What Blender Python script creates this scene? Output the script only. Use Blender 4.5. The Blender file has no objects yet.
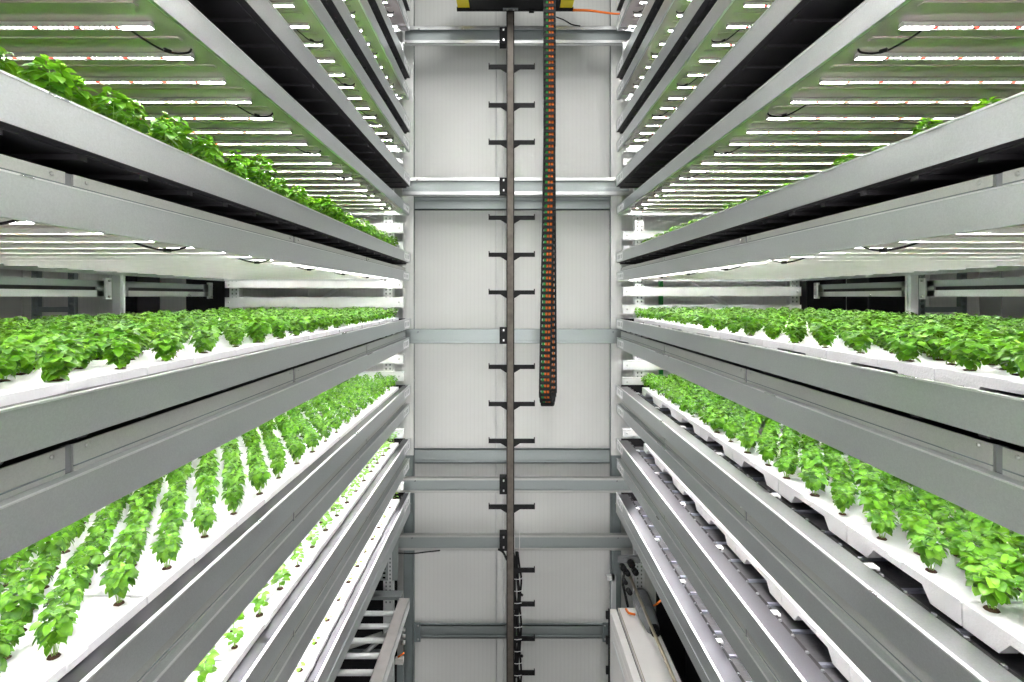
import bpy, math, random
import numpy as np
from mathutils import Vector, Matrix
random.seed(7); rng = np.random.default_rng(7)
sc = bpy.context.scene
COL = sc.collection
PI = math.pi
F = 540.0            # focal length in pixels (1024 wide frame)
VX, VY = 507.0, 296.5
CZ = 4.6             # camera height
YE = 5.4             # far end of the racks
def zz(y): return CZ + (VY - y) / 100.0          # height of a level measured at the far end of the racks
def P(px, py, Y): return Vector(((px - VX) * Y / F, Y, CZ + (VY - py) * Y / F))

# ------------------------------------------------------------------ materials
def new_mat(name):
    m = bpy.data.materials.new(name); m.use_nodes = True
    nt = m.node_tree; b = nt.nodes['Principled BSDF']
    return m, nt, b
def simple(name, col, rough=0.5, metal=0.0, noise=0.0, scale=20.0, bump=0.0, bscale=60.0, spec=0.5):
    m, nt, b = new_mat(name)
    b.inputs['Base Color'].default_value = (*col, 1); b.inputs['Roughness'].default_value = rough
    b.inputs['Metallic'].default_value = metal; b.inputs['Specular IOR Level'].default_value = spec
    tc = nt.nodes.new('ShaderNodeTexCoord')
    if noise:
        n = nt.nodes.new('ShaderNodeTexNoise'); n.inputs['Scale'].default_value = scale; n.inputs['Detail'].default_value = 4
        nt.links.new(tc.outputs['Object'], n.inputs['Vector'])
        r = nt.nodes.new('ShaderNodeValToRGB')
        r.color_ramp.elements[0].position = .3; r.color_ramp.elements[1].position = .7
        r.color_ramp.elements[0].color = (*[c * (1 - noise) for c in col], 1)
        r.color_ramp.elements[1].color = (*[min(1, c * (1 + noise)) for c in col], 1)
        nt.links.new(n.outputs['Fac'], r.inputs['Fac']); nt.links.new(r.outputs['Color'], b.inputs['Base Color'])
    if bump:
        n2 = nt.nodes.new('ShaderNodeTexNoise'); n2.inputs['Scale'].default_value = bscale; n2.inputs['Detail'].default_value = 3
        nt.links.new(tc.outputs['Object'], n2.inputs['Vector'])
        bp = nt.nodes.new('ShaderNodeBump'); bp.inputs['Strength'].default_value = bump; bp.inputs['Distance'].default_value = .01
        nt.links.new(n2.outputs['Fac'], bp.inputs['Height']); nt.links.new(bp.outputs['Normal'], b.inputs['Normal'])
    return m
def galvanized(name, col=(.62, .65, .655), rough=.36, metal=.9, wav=.10, var=.08):
    m, nt, b = new_mat(name)
    tc = nt.nodes.new('ShaderNodeTexCoord')
    v = nt.nodes.new('ShaderNodeTexVoronoi'); v.inputs['Scale'].default_value = 260
    n = nt.nodes.new('ShaderNodeTexNoise'); n.inputs['Scale'].default_value = 3.0; n.inputs['Detail'].default_value = 3
    for t in (v, n): nt.links.new(tc.outputs['Object'], t.inputs['Vector'])
    hs = nt.nodes.new('ShaderNodeSeparateColor'); nt.links.new(v.outputs['Color'], hs.inputs['Color'])
    mr = nt.nodes.new('ShaderNodeMapRange'); nt.links.new(hs.outputs['Red'], mr.inputs['Value'])
    mr.inputs['To Min'].default_value = .95; mr.inputs['To Max'].default_value = 1.04
    mc = nt.nodes.new('ShaderNodeVectorMath'); mc.operation = 'SCALE'; mc.inputs[0].default_value = col
    nt.links.new(mr.outputs['Result'], mc.inputs['Scale']); nt.links.new(mc.outputs['Vector'], b.inputs['Base Color'])
    m2 = nt.nodes.new('ShaderNodeMapRange'); nt.links.new(n.outputs['Fac'], m2.inputs['Value'])
    m2.inputs['To Min'].default_value = rough - var; m2.inputs['To Max'].default_value = rough + var
    nt.links.new(m2.outputs['Result'], b.inputs['Roughness'])
    b.inputs['Metallic'].default_value = metal
    n3 = nt.nodes.new('ShaderNodeTexNoise'); n3.inputs['Scale'].default_value = 5.0; n3.inputs['Detail'].default_value = 1
    nt.links.new(tc.outputs['Object'], n3.inputs['Vector'])
    bp = nt.nodes.new('ShaderNodeBump'); bp.inputs['Strength'].default_value = wav; bp.inputs['Distance'].default_value = .02
    nt.links.new(n3.outputs['Fac'], bp.inputs['Height']); nt.links.new(bp.outputs['Normal'], b.inputs['Normal'])
    return m
M = {}
M['steel'] = galvanized('galvanized_steel')
M['steel_low'] = galvanized('galvanized_rail', (.60, .61, .59), .42)
M['lip'] = galvanized('rolled_edge', (.86, .88, .88), .3, .8)
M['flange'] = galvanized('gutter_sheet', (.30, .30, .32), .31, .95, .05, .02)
M['flange_dim'] = galvanized('toned_down_gutter_sheet', (.065, .065, .075), .31, .95, .05, .02)  # darker copy of the gutter sheet, colour lowered to dim bar reflections
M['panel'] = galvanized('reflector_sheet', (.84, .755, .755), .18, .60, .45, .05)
M['beam'] = galvanized('channel_steel', (.36, .40, .40), .40, .7)
M['white_steel'] = simple('white_steel', (.78, .80, .80), .4, .2, .04, 12)
M['post'] = simple('anodised_post', (.72, .74, .76), .35, .5, .05, 6)
M['dark_post'] = simple('grey_post', (.20, .235, .24), .5, .4, .08, 6)
M['dark'] = simple('dark_sheet', (.030, .028, .033), .55, 0, .2, 5)  # dark colour also holds the shade of the unlit rack gaps
M['black'] = simple('black_plastic', (.008, .008, .009), .6, 0, .2, 30, spec=.2)
M['bed'] = simple('tray_bed', (.045, .045, .05), .45, 0, .3, 18, .2, 40)
M['bedbar'] = simple('bed_bar', (.35, .37, .45), .35, .7, .1, 20)
M['foam'] = simple('white_foam', (.84, .84, .85), .7, 0, .02, 25, .25, 140)
M['soil'] = simple('brown_soil', (.075, .035, .018), .95, 0, .5, 160, .8, 220)
M['sticker'] = simple('paper_sticker', (.95, .96, .97), .5, 0, .03, 30)
M['print'] = simple('sticker_print', (.45, .47, .48), .6)
M['bolt'] = simple('zinc_bolt', (.55, .56, .56), .3, .9, .1, 90)
M['mast'] = simple('weathered_mast', (.115, .10, .085), .5, .4, .25, 14)
M['yellow'] = simple('yellow_paint', (.85, .70, .02), .45, 0, .05, 9)
M['orange'] = simple('orange_cable', (.80, .17, .01), .4, 0, .05, 20)
M['green_c'] = simple('green_cable', (.01, .26, .04), .4, 0, .05, 20)
M['brass'] = simple('dull_rod', (.45, .40, .30), .35, .8, .1, 20)
M['motor'] = simple('motor_grey', (.22, .23, .24), .45, .4, .1, 15)
M['white_paint'] = simple('white_enamel', (.82, .81, .79), .35, 0, .03, 6)
M['tie'] = simple('white_tie', (.75, .75, .75), .5, 0, .02, 6)
M['roller'] = simple('roller_grey', (.60, .58, .56), .4, .2, .06, 12)
M['floor'] = simple('concrete_floor', (.20, .20, .20), .6, 0, .12, 3, .1, 30)
M['ceil'] = simple('ceiling_panel', (.60, .61, .60), .6, 0, .03, 2)
M['sidewall'] = simple('side_wall_panel', (.42, .43, .42), .6, 0, .05, 2)
M['aluminium'] = simple('bar_housing', (.80, .80, .78), .4, .3, .03, 20)

def ribbed_wall():
    m, nt, b = new_mat('ribbed_wall_panel')
    tc = nt.nodes.new('ShaderNodeTexCoord')
    w = nt.nodes.new('ShaderNodeTexWave'); w.wave_type = 'BANDS'; w.bands_direction = 'X'; w.wave_profile = 'SIN'
    w.inputs['Scale'].default_value = 7.0; w.inputs['Distortion'].default_value = 0
    nt.links.new(tc.outputs['Object'], w.inputs['Vector'])
    n = nt.nodes.new('ShaderNodeTexNoise'); n.inputs['Scale'].default_value = 1.3; n.inputs['Detail'].default_value = 3
    nt.links.new(tc.outputs['Object'], n.inputs['Vector'])
    r = nt.nodes.new('ShaderNodeValToRGB')
    r.color_ramp.elements[0].color = (.69, .705, .685, 1); r.color_ramp.elements[1].color = (.72, .735, .715, 1)
    r.color_ramp.elements[0].position = 0.0; r.color_ramp.elements[1].position = .35
    nt.links.new(w.outputs['Fac'], r.inputs['Fac'])
    mx = nt.nodes.new('ShaderNodeMix'); mx.data_type = 'RGBA'; mx.blend_type = 'MULTIPLY'; mx.inputs['Factor'].default_value = .12
    nt.links.new(r.outputs['Color'], mx.inputs[6]); nt.links.new(n.outputs['Fac'], mx.inputs[7])
    nt.links.new(mx.outputs[2], b.inputs['Base Color'])
    b.inputs['Roughness'].default_value = .45
    bp = nt.nodes.new('ShaderNodeBump'); bp.inputs['Strength'].default_value = .15; bp.inputs['Distance'].default_value = .002
    nt.links.new(w.outputs['Fac'], bp.inputs['Height']); nt.links.new(bp.outputs['Normal'], b.inputs['Normal'])
    return m
M['wall'] = ribbed_wall()

def leaf_mat(name, dark, light, trans):
    m, nt, b = new_mat(name)
    oi = nt.nodes.new('ShaderNodeObjectInfo'); geo = nt.nodes.new('ShaderNodeNewGeometry'); tc = nt.nodes.new('ShaderNodeTexCoord')
    n = nt.nodes.new('ShaderNodeTexNoise'); n.inputs['Scale'].default_value = 38; n.inputs['Detail'].default_value = 2
    nt.links.new(tc.outputs['Object'], n.inputs['Vector'])
    a = nt.nodes.new('ShaderNodeMath'); a.operation = 'MULTIPLY_ADD'; a.inputs[1].default_value = .35
    nt.links.new(geo.outputs['Random Per Island'], a.inputs[0])
    a2 = nt.nodes.new('ShaderNodeMath'); a2.operation = 'MULTIPLY'; a2.inputs[1].default_value = .65
    nt.links.new(n.outputs['Fac'], a2.inputs[0]); nt.links.new(a2.outputs[0], a.inputs[2])
    r = nt.nodes.new('ShaderNodeValToRGB')
    r.color_ramp.elements[0].position = .22; r.color_ramp.elements[0].color = (*dark, 1)
    r.color_ramp.elements[1].position = .8; r.color_ramp.elements[1].color = (*light, 1)
    nt.links.new(a.outputs[0], r.inputs['Fac'])
    nt.links.new(r.outputs['Color'], b.inputs['Base Color'])
    b.inputs['Roughness'].default_value = .33; b.inputs['Specular IOR Level'].default_value = .6
    t = nt.nodes.new('ShaderNodeBsdfTranslucent')
    hv = nt.nodes.new('ShaderNodeHueSaturation'); hv.inputs['Hue'].default_value = .485; hv.inputs['Value'].default_value = 1.5
    nt.links.new(r.outputs['Color'], hv.inputs['Color']); nt.links.new(hv.outputs['Color'], t.inputs['Color'])
    mx = nt.nodes.new('ShaderNodeMixShader'); mx.inputs['Fac'].default_value = trans
    out = nt.nodes['Material Output']
    nt.links.new(b.outputs[0], mx.inputs[1]); nt.links.new(t.outputs[0], mx.inputs[2]); nt.links.new(mx.outputs[0], out.inputs['Surface'])
    return m
M['leaf'] = leaf_mat('leaf_green', (.020, .125, .005), (.25, .60, .03), .28)
M['leaf_young'] = leaf_mat('young_leaf_green', (.08, .28, .012), (.26, .58, .04), .26)
M['stem'] = simple('pale_stem', (.32, .52, .10), .5, 0, .1, 60)

LED = 34.0
def led_mat():
    m = bpy.data.materials.new('diode_strip'); m.use_nodes = True
    nt = m.node_tree; nt.nodes.clear()
    out = nt.nodes.new('ShaderNodeOutputMaterial'); em = nt.nodes.new('ShaderNodeEmission')
    nt.links.new(em.outputs[0], out.inputs['Surface'])
    tc = nt.nodes.new('ShaderNodeTexCoord'); sp = nt.nodes.new('ShaderNodeSeparateXYZ'); nt.links.new(tc.outputs['Object'], sp.inputs[0])
    def mth(op, a, b=None):
        n = nt.nodes.new('ShaderNodeMath'); n.operation = op
        if isinstance(a, (int, float)): n.inputs[0].default_value = a
        else: nt.links.new(a, n.inputs[0])
        if b is not None:
            if isinstance(b, (int, float)): n.inputs[1].default_value = b
            else: nt.links.new(b, n.inputs[1])
        return n.outputs[0]
    x = sp.outputs[0]
    fr = mth('FRACT', mth('MULTIPLY', x, 1 / .0163))
    dx = mth('MULTIPLY', mth('SUBTRACT', fr, .5), .0163); dy = sp.outputs[1]
    r2 = mth('ADD', mth('MULTIPLY', dx, dx), mth('MULTIPLY', dy, dy))
    lead = mth('LESS_THAN', x, .10)
    dot = mth('MAXIMUM', mth('LESS_THAN', r2, .0037 ** 2), lead)
    rf = mth('FRACT', mth('MULTIPLY', x, 1 / (.0163 * 8)))
    red = mth('MULTIPLY', mth('LESS_THAN', mth('ABSOLUTE', mth('SUBTRACT', rf, .8125)), .065), mth('SUBTRACT', 1.0, lead))
    mx = nt.nodes.new('ShaderNodeMix'); mx.data_type = 'RGBA'
    mx.inputs[6].default_value = (1, .975, .96, 1); mx.inputs[7].default_value = (.13, .003, .002, 1)
    nt.links.new(red, mx.inputs[0]); nt.links.new(mx.outputs[2], em.inputs['Color'])
    st = mth('MULTIPLY', mth('ADD', mth('MULTIPLY', dot, 3.3), .012), LED)
    nt.links.new(st, em.inputs['Strength'])
    return m
M['led'] = led_mat()

# ------------------------------------------------------------------ mesh building
class MB:
    def __init__(s): s.v = []; s.f = []; s.mi = []; s.sm = []; s.mats = []
    def slot(s, m):
        if m not in s.mats: s.mats.append(m)
        return s.mats.index(m)
    def add(s, vs, fs, m, smooth=False):
        b = len(s.v); k = s.slot(m); s.v += [tuple(v) for v in vs]
        for f in fs: s.f.append([i + b for i in f]); s.mi.append(k); s.sm.append(smooth)
    def box(s, x0, x1, y0, y1, z0, z1, m):
        x0, x1 = min(x0, x1), max(x0, x1); y0, y1 = min(y0, y1), max(y0, y1); z0, z1 = min(z0, z1), max(z0, z1)
        s.add([(x0,y0,z0),(x1,y0,z0),(x1,y1,z0),(x0,y1,z0),(x0,y0,z1),(x1,y0,z1),(x1,y1,z1),(x0,y1,z1)],
              [(0,3,2,1),(4,5,6,7),(0,1,5,4),(1,2,6,5),(2,3,7,6),(3,0,4,7)], m)
    def prism(s, prof, a, b, m, axis='y'):
        """closed 2D profile extruded from a to b; profile (x,z) for axis y, (y,z) for axis x"""
        n = len(prof)
        def q(p, t): return (p[0], t, p[1]) if axis == 'y' else ((t, p[0], p[1]) if axis == 'x' else (p[0], p[1], t))
        vs = [q(p, a) for p in prof] + [q(p, b) for p in prof]
        fs = [(i, (i+1) % n, n + (i+1) % n, n + i) for i in range(n)] + [tuple(range(n-1, -1, -1)), tuple(range(n, 2*n))]
        s.add(vs, fs, m)
    def tube(s, pts, r, m, seg=8, caps=True):
        pts = [Vector(p) for p in pts]; vs = []; fs = []; n = len(pts)
        rs = r if isinstance(r, (list, tuple)) else [r] * n
        up = None
        for i, p in enumerate(pts):
            d = (pts[min(i+1, n-1)] - pts[max(i-1, 0)]).normalized()
            if up is None: up = d.orthogonal().normalized()
            up = (up - d * up.dot(d)).normalized(); w = d.cross(up)
            for k in range(seg):
                a = 2 * PI * k / seg; vs.append(p + (up * math.cos(a) + w * math.sin(a)) * rs[i])
        for i in range(n - 1):
            for k in range(seg):
                k2 = (k + 1) % seg; fs.append((i*seg+k, i*seg+k2, (i+1)*seg+k2, (i+1)*seg+k))
        if caps: fs += [tuple(range(seg-1, -1, -1)), tuple(range((n-1)*seg, n*seg))]
        s.add(vs, fs, m, True)
    def mesh(s, name):
        me = bpy.data.meshes.new(name); me.from_pydata(s.v, [], s.f)
        for m in s.mats: me.materials.append(m)
        me.polygons.foreach_set('material_index', s.mi); me.polygons.foreach_set('use_smooth', s.sm); me.update()
        return me
    def build(s, name, parent=None, loc=None):
        return link(name, s.mesh(name), parent, loc)
def link(name, me, parent=None, loc=None, rz=0, scale=None):
    o = bpy.data.objects.new(name, me); COL.objects.link(o)
    if parent: o.parent = parent
    if loc is not None: o.location = loc
    if rz: o.rotation_euler.z = rz
    if scale is not None: o.scale = scale if hasattr(scale, '__len__') else (scale,)*3
    return o
def tag(o, label, cat, group=None):
    o['label'] = label; o['category'] = cat
    if group: o['group'] = group
    return o
def thing(name, label, cat, loc=(0, 0, 0), group=None, rz=0):
    o = bpy.data.objects.new(name, None); COL.objects.link(o); o.location = loc; o.rotation_euler.z = rz; o.empty_display_size = .05
    return tag(o, label, cat, group)
def struct(o): o['kind'] = 'structure'; return o
def smooth_path(pts, n=10):
    pts = [Vector(p) for p in pts]; out = []
    for i in range(len(pts) - 1):
        p0 = pts[max(i-1, 0)]; p1 = pts[i]; p2 = pts[i+1]; p3 = pts[min(i+2, len(pts)-1)]
        for k in range(n):
            t = k / n
            out.append(.5 * ((2*p1) + (p2-p0)*t + (2*p0-5*p1+4*p2-p3)*t*t + (3*p1-p0-3*p2+p3)*t**3))
    out.append(pts[-1]); return out

ORD = ['nearest', 'second nearest', 'third nearest', 'fourth nearest', 'fifth nearest', 'sixth nearest', 'seventh nearest', 'eighth nearest',
       'ninth nearest', 'tenth nearest', 'eleventh nearest', 'twelfth nearest', 'thirteenth nearest', 'fourteenth nearest', 'fifteenth nearest',
       'sixteenth nearest', 'seventeenth nearest', 'eighteenth nearest', 'nineteenth nearest', 'twentieth nearest', 'twenty-first nearest', 'twenty-second nearest']
# ------------------------------------------------------------------ the room
YW = 5.95
def wall_back():
    mb = MB(); Z0, Z1 = 0, 8.6
    seams = sorted([(413-VX)*YW/F, (496-VX)*YW/F, (616.5-VX)*YW/F] + [(413-VX)*YW/F - 1.15*k for k in range(1, 5)] + [(616.5-VX)*YW/F + 1.15*k for k in range(1, 4)])
    xs = [-5.2] + seams + [5.3]
    for a, b in zip(xs[:-1], xs[1:]):
        mb.box(a + .003, b - .003, YW, YW + .06, Z0, Z1, M['wall'])
    mb.box(-5.2, 5.3, YW + .012, YW + .1, Z0, Z1, M['sidewall'])
    return struct(mb.build('wall_back'))
wall_back()
mb = MB(); mb.box(-5.2, 5.3, -3, YW + .1, -.1, 0, M['floor']); struct(mb.build('floor'))
mb = MB(); mb.box(-5.2, 5.3, -3, YW + .1, 8.6, 8.7, M['ceil']); struct(mb.build('ceiling'))
def side_wall(name, X, s):
    mb = MB()
    y = -3.0
    while y < YW:
        mb.box(X, X + s*.05, y + .006, min(y + .62, YW) - .006, 0, 8.6, M['sidewall']); y += .62
    mb.box(X + s*.02, X + s*.1, -3, YW, 0, 8.6, M['dark_post'])
    struct(mb.build(name))
side_wall('wall_left', -5.1, -1); side_wall('wall_right', 5.2, 1)
mb = MB(); mb.box(-5.2, 5.3, -3.1, -3, 0, 8.6, M['sidewall']); struct(mb.build('wall_front'))

# ------------------------------------------------------------------ shelves
# level: key, (U top, U bottom), (L top, L bottom) as heights at the far end, name words
LV = [('a', (1, 11), (21.5, 31), 'topmost'),
      ('b', (68, 78.3), (90.5, 100), 'second from the top'),
      ('c', (122, 132.5), (142.5, 152), 'third above eye level'),
      ('d', (176.3, 186.8), (206.5, 215), 'second above eye level'),
      ('e', (253.3, 262.9), (272.2, 281.1), 'first above eye level'),
      ('f', (318.2, 328.2), (337.4, 347.4), 'first below eye level'),
      ('g', (384.5, 394.5), (403.4, 412.8), 'second below eye level'),
      ('h', (438, 448), (458.5, 468), 'third below eye level'),
      ('i', (492, 512), None, 'lowest')]
YN = -1.0
SIDES = {'left': (-.967, -1), 'right': (1.09, 1)}
DEPTH = 1.86
BAR_L = 1.66

def bar_meshes():
    mb = MB(); mb.prism([(-.012, -.0028), (-.0105, -.0028), (-.0105, .0), (.0105, .0), (.0105, -.0028), (.012, -.0028), (.012, .011), (.006, .016), (-.006, .016), (-.012, .011)], 0, BAR_L, M['aluminium'], 'x')
    me = mb.mesh('led_bar')
    s = MB()
    s.add([(.004, -.0095, -.0005), (BAR_L - .004, -.0095, -.0005), (BAR_L - .004, .0095, -.0005), (.004, .0095, -.0005)], [(0, 3, 2, 1)], M['led'])
    sm = s.mesh('diode_strip')
    c = MB()
    pts = smooth_path([(.085, .012, .012), (.08, .03, .0), (.06, .07, -.012), (.04, .12, -.018), (.015, .15, -.014), (-.01, .175, .0), (-.018, .18, .014)], 5)
    c.tube(pts, .0035, M['black'], 6)
    c.tube([(.035, .112, -.018), (.022, .130, -.018)], .007, M['black'], 6)
    cm = c.mesh('power_cable')
    return me, sm, cm
BAR, STRIP, CABLE = bar_meshes()
STICK = None
def build_shelf(side, lv):
    X0, s = SIDES[side]; key, (u0, u1), Ls, words = lv
    def X(d): return X0 + s * d
    ut, ub = zz(u0), zz(u1); hU = ut - ub
    root = thing('grow_shelf', 'long galvanized grow shelf, %s on the %s rack' % (words, side), 'shelf', (X0, YN, ub if Ls is None else zz(Ls[1])))
    off = Vector(root.location)
    def B(mb, name, parent=root):
        o = mb.build(name, parent)
        o.location = -off if parent is root else (0, 0, 0)
        return o
    # upper fascia: face, rolled top edge, bottom return
    mb = MB()
    mb.box(X(0), X(.003), YN, YE, ub, ut - .004, M['steel'])
    mb.box(X(.003), X(.035), YN, YE, ub + .0005, ub + .002, M['dark'])  # bottom return coloured dark like the unlit slot
    if Ls is None: mb.box(X(-.0), X(-.006), YN, YE, ut - .115, ut - .108, M['steel'])
    B(mb, 'tray_fascia')
    mb = MB(); mb.box(X(-.003), X(.010), YN, YE, ut - .005, ut, M['lip']); B(mb, 'rolled_edge')
    # gutter flange
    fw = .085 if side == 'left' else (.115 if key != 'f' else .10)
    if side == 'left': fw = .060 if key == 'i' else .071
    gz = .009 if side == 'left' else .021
    mb = MB(); mb.box(X(.010), X(fw), YN, YE, ut - gz - .003, ut - gz, M['flange_dim' if key in 'hi' or side == 'left' else 'flange']); mb.box(X(.0035), X(.010), YN, YE, ut - .024, ut - .006, M['black'])
    B(mb, 'gutter_sheet')
    # bed
    mb = MB(); bz = ut - .085
    mb.box(X(fw), X(DEPTH), YN, YE, bz - .004, bz, M['bed'])
    mb.box(X(fw), X(fw + .004), YN, YE, bz, ut - .024, M['black'])
    mb.box(X(.0), X(DEPTH), YE - .004, YE, ub, ut, M['steel'])
    mb.box(X(.05), X(DEPTH), YE - .007, YE - .0045, bz, ut - .003, M['black'])
    mb.box(X(DEPTH), X(DEPTH + .004), YN, YE, ub, ut, M['steel'])
    B(mb, 'tray_bed')
    mb = MB(); y = 1.0 + .11
    while y < YE - .05:
        mb.box(X(fw + .01), X(DEPTH), y - .008, y + .008, bz + .001, bz + .012, M['bedbar']); y += .216
    B(mb, 'bed_cross_bars')
    if side == 'right' or key == 'i':
        # roller chain strip beside the gutter
        mb = MB(); y = .9; k = 0
        rx0 = fw + .006
        while y < YE - .06:
            mb.box(X(rx0), X(rx0 + .012), y, y + .09, ut - .05, ut - .026, M['black'])
            mb.box(X(rx0 + .012), X(rx0 + .022), y + .02, y + .075, ut - .055, ut - .034, M['dark'])
            mb.box(X(rx0 - .004), X(rx0 + .006), y + .088, y + .098, ut - .045, ut - .018, M['motor'])
            if k % 6 == 2: mb.box(X(rx0 - .006), X(rx0 + .028), y + .03, y + .065, ut - .032, ut - .022, M['foam'])
            y += .108; k += 1
        B(mb, 'roller_strip')
    # underside and cross members, coloured dark for the unlit gap
    mb = MB()
    mb.box(X(.035), X(DEPTH), YN, YE, ub - .004, ub + .002, M['dark'])
    y = YN + .1
    while y < YE:
        mb.box(X(.036), X(DEPTH), y, y + .03, ub - .016, ub - .004, M['dark']); y += .216
    B(mb, 'tray_underside')
    # stickers at the far end of the fascias
    def sticker(z0, z1, dx):
        st = MB(); st.box(X(dx), X(dx - .0012), YE - .30, YE - .04, z0 + .012, z1 - .014, M['sticker'])
        for q in range(3): st.box(X(dx - .0012), X(dx - .0016), YE - .27 + q*.07, YE - .235 + q*.07, z0 + .03, z1 - .03, M['print'])
        B(st, 'sticker')
    sticker(ub if Ls else ut - .10, ut, 0)
    if Ls is None: return root
    lt, lb = zz(Ls[0]), zz(Ls[1]); dL = .008
    mb = MB()
    mb.box(X(dL), X(dL + .003), YN, YE, lb, lt, M['steel'])
    mb.box(X(dL + .003), X(.05), YN, YE, lt - .003, lt - .0005, M['steel'])
    mb.box(X(dL + .003), X(.022), YN, YE, lb, lb + .002, M['steel'])
    mb.box(X(dL), X(DEPTH), YE - .003, YE, lb, lt, M['steel'])
    mb.box(X(DEPTH), X(DEPTH + .003), YN, YE, lb, lt, M['steel'])
    B(mb, 'lower_fascia')
    mb = MB(); mb.box(X(dL - .002), X(dL + .006), YN, YE, lt - .001, lt + .0025, M['lip']); B(mb, 'rolled_edge')
    sticker(lb, lt, dL)
    # guide rail in pieces with bolted joints
    joints = [YN, -.07, 1.25, 2.57, 3.90, YE]
    for a, b in zip(joints[:-1], joints[1:]):
        mb = MB(); rt = lt + {'e': .042, 'f': .064, 'g': .056, 'h': .056}.get(key, .04)
        mb.box(X(.046), X(.052), a + .012, b - .012, lt, rt, M['steel_low'])
        mb.box(X(.044), X(.047), a + .012, b - .012, lt + .012, lt + .015, M['dark_post'])
        mb.box(X(.052), X(.060), a - .012, a + .014, lt, rt, M['motor'])
        for yy in (a + .05, b - .05):
            for zc in (rt - .012, ):
                mb.tube([(X(.047), yy, zc), (X(.042), yy, zc)], .0055, M['steel_low'], 6)
        B(mb, 'guide_rail')
    # top of lamp field, coloured dark where no light reaches
    mb = MB(); mb.box(X(.052), X(DEPTH), YN, YE, lt - .012, lt - .006, M['dark']); B(mb, 'lamp_field_cover')
    # reflector
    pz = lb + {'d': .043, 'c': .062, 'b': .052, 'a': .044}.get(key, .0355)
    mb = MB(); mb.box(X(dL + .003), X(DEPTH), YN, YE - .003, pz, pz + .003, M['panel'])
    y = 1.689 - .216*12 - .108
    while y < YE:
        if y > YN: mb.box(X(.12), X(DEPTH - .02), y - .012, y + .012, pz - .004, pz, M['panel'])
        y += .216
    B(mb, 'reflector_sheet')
    k = -12
    while True:
        y = 1.689 + .216*k; kk = k; k += 1
        if y > YE - .02: break
        if y < YN + .03: continue
        bar = link('led_bar', BAR, root, Vector((X({'d': .143, 'e': .143, 'c': .128}.get(key, .123)), y, lb + {'d': .027, 'c': .046, 'b': .036, 'a': .028}.get(key, .0195))) - off, rz=(PI if s < 0 else 0))
        link('diode_strip', STRIP, bar)
        if kk % 3 == 0:
            c = link('power_cable', CABLE, bar); 
            if s < 0: c.scale = (1, -1, 1)
    return root
for side in ('left', 'right'):
    for lv in LV: build_shelf(side, lv)

# ------------------------------------------------------------------ planting plates
PL = .518; PW = DEPTH - .10
def plate_mesh():
    mb = MB(); L = PL - .006; t = .028; h = .07
    # side skirt profile (y,z) with a notch between two feet
    prof = [(0, 0), (L, 0), (L, -h), (L - .115, -h), (L - .145, -t), (.145, -t), (.115, -h), (0, -h)]
    body = [(.004, 0), (L - .004, 0), (L, -.004), (L, -h), (L - .112, -h), (L - .145, -t), (.145, -t), (.112, -h), (0, -h), (0, -.004)]
    n = len(body)
    for x0, x1 in ((0, .05), (PW - .05, PW)):
        vs = [(x0, p[0], p[1]) for p in body] + [(x1, p[0], p[1]) for p in body]
        fs = [(i, (i+1) % n, n + (i+1) % n, n + i) for i in range(n)]
        # caps as quads
        capq = [(1, 0, 9, 2), (2, 9, 6, 5), (2, 5, 4, 3), (9, 8, 7, 6)]
        fs += [tuple(q) for q in capq] + [tuple(n + i for i in reversed(q)) for q in capq]
        mb.add(vs, fs, M['foam'])
    mb.box(.05, PW - .05, 0, L, -t, 0, M['foam'])
    mb.box(-.006, .0, L*.5 - .03, L*.5 + .03, -.02, -.002, M['foam'])
    return mb.mesh('planting_plate')
PLATE = plate_mesh()
EDGE = {}   # (side,key) -> d of plate front edge
for k in 'cdefghi': EDGE[('left', k)] = .073
EDGE[('left', 'i')] = .062
for k in 'cdefgh': EDGE[('right', k)] = .20
EDGE[('right', 'f')] = .123
EDGE[('right', 'h')] = .215
LVD = {l[0]: l for l in LV}
PHASE = {}
for (side, key), d in EDGE.items():
    X0, s = SIDES[side]; ut = zz(LVD[key][1][0]); z = ut + .014
    y = .289 * YE - PL * 2; n = 0
    for q in range(13):
        y0 = .2836 * YE + (q - 3) * PL - (.0 if side == 'right' else -.03)
        if y0 + PL > YE - .01: break
        yy = y0 + .003
        jit = .0
        if side == 'right' and key == 'g' and q >= 5: jit = 0
        if y0 + PL < .4: continue
        o = link('planting_plate', PLATE, None, (X0 + s*d, yy + (PL - .006 if s < 0 else 0), z), rz=(PI if s < 0 else 0))
        inside = 0 <= VX + F * (X0 + s*d) / (y0 + PL) <= 1024 and VY + F * (CZ - z) / (y0 + PL) < 682
        if inside: lab = 'white foam planting plate, %s one on the %s shelf %s' % (ORD[n], side, LVD[key][3]); n += 1
        else: lab = 'white foam planting plate past the photo edge on the %s shelf %s' % (side, LVD[key][3])
        tag(o, lab, 'tray', 'white planting plates on the %s shelf %s' % (side, LVD[key][3]))

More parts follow.
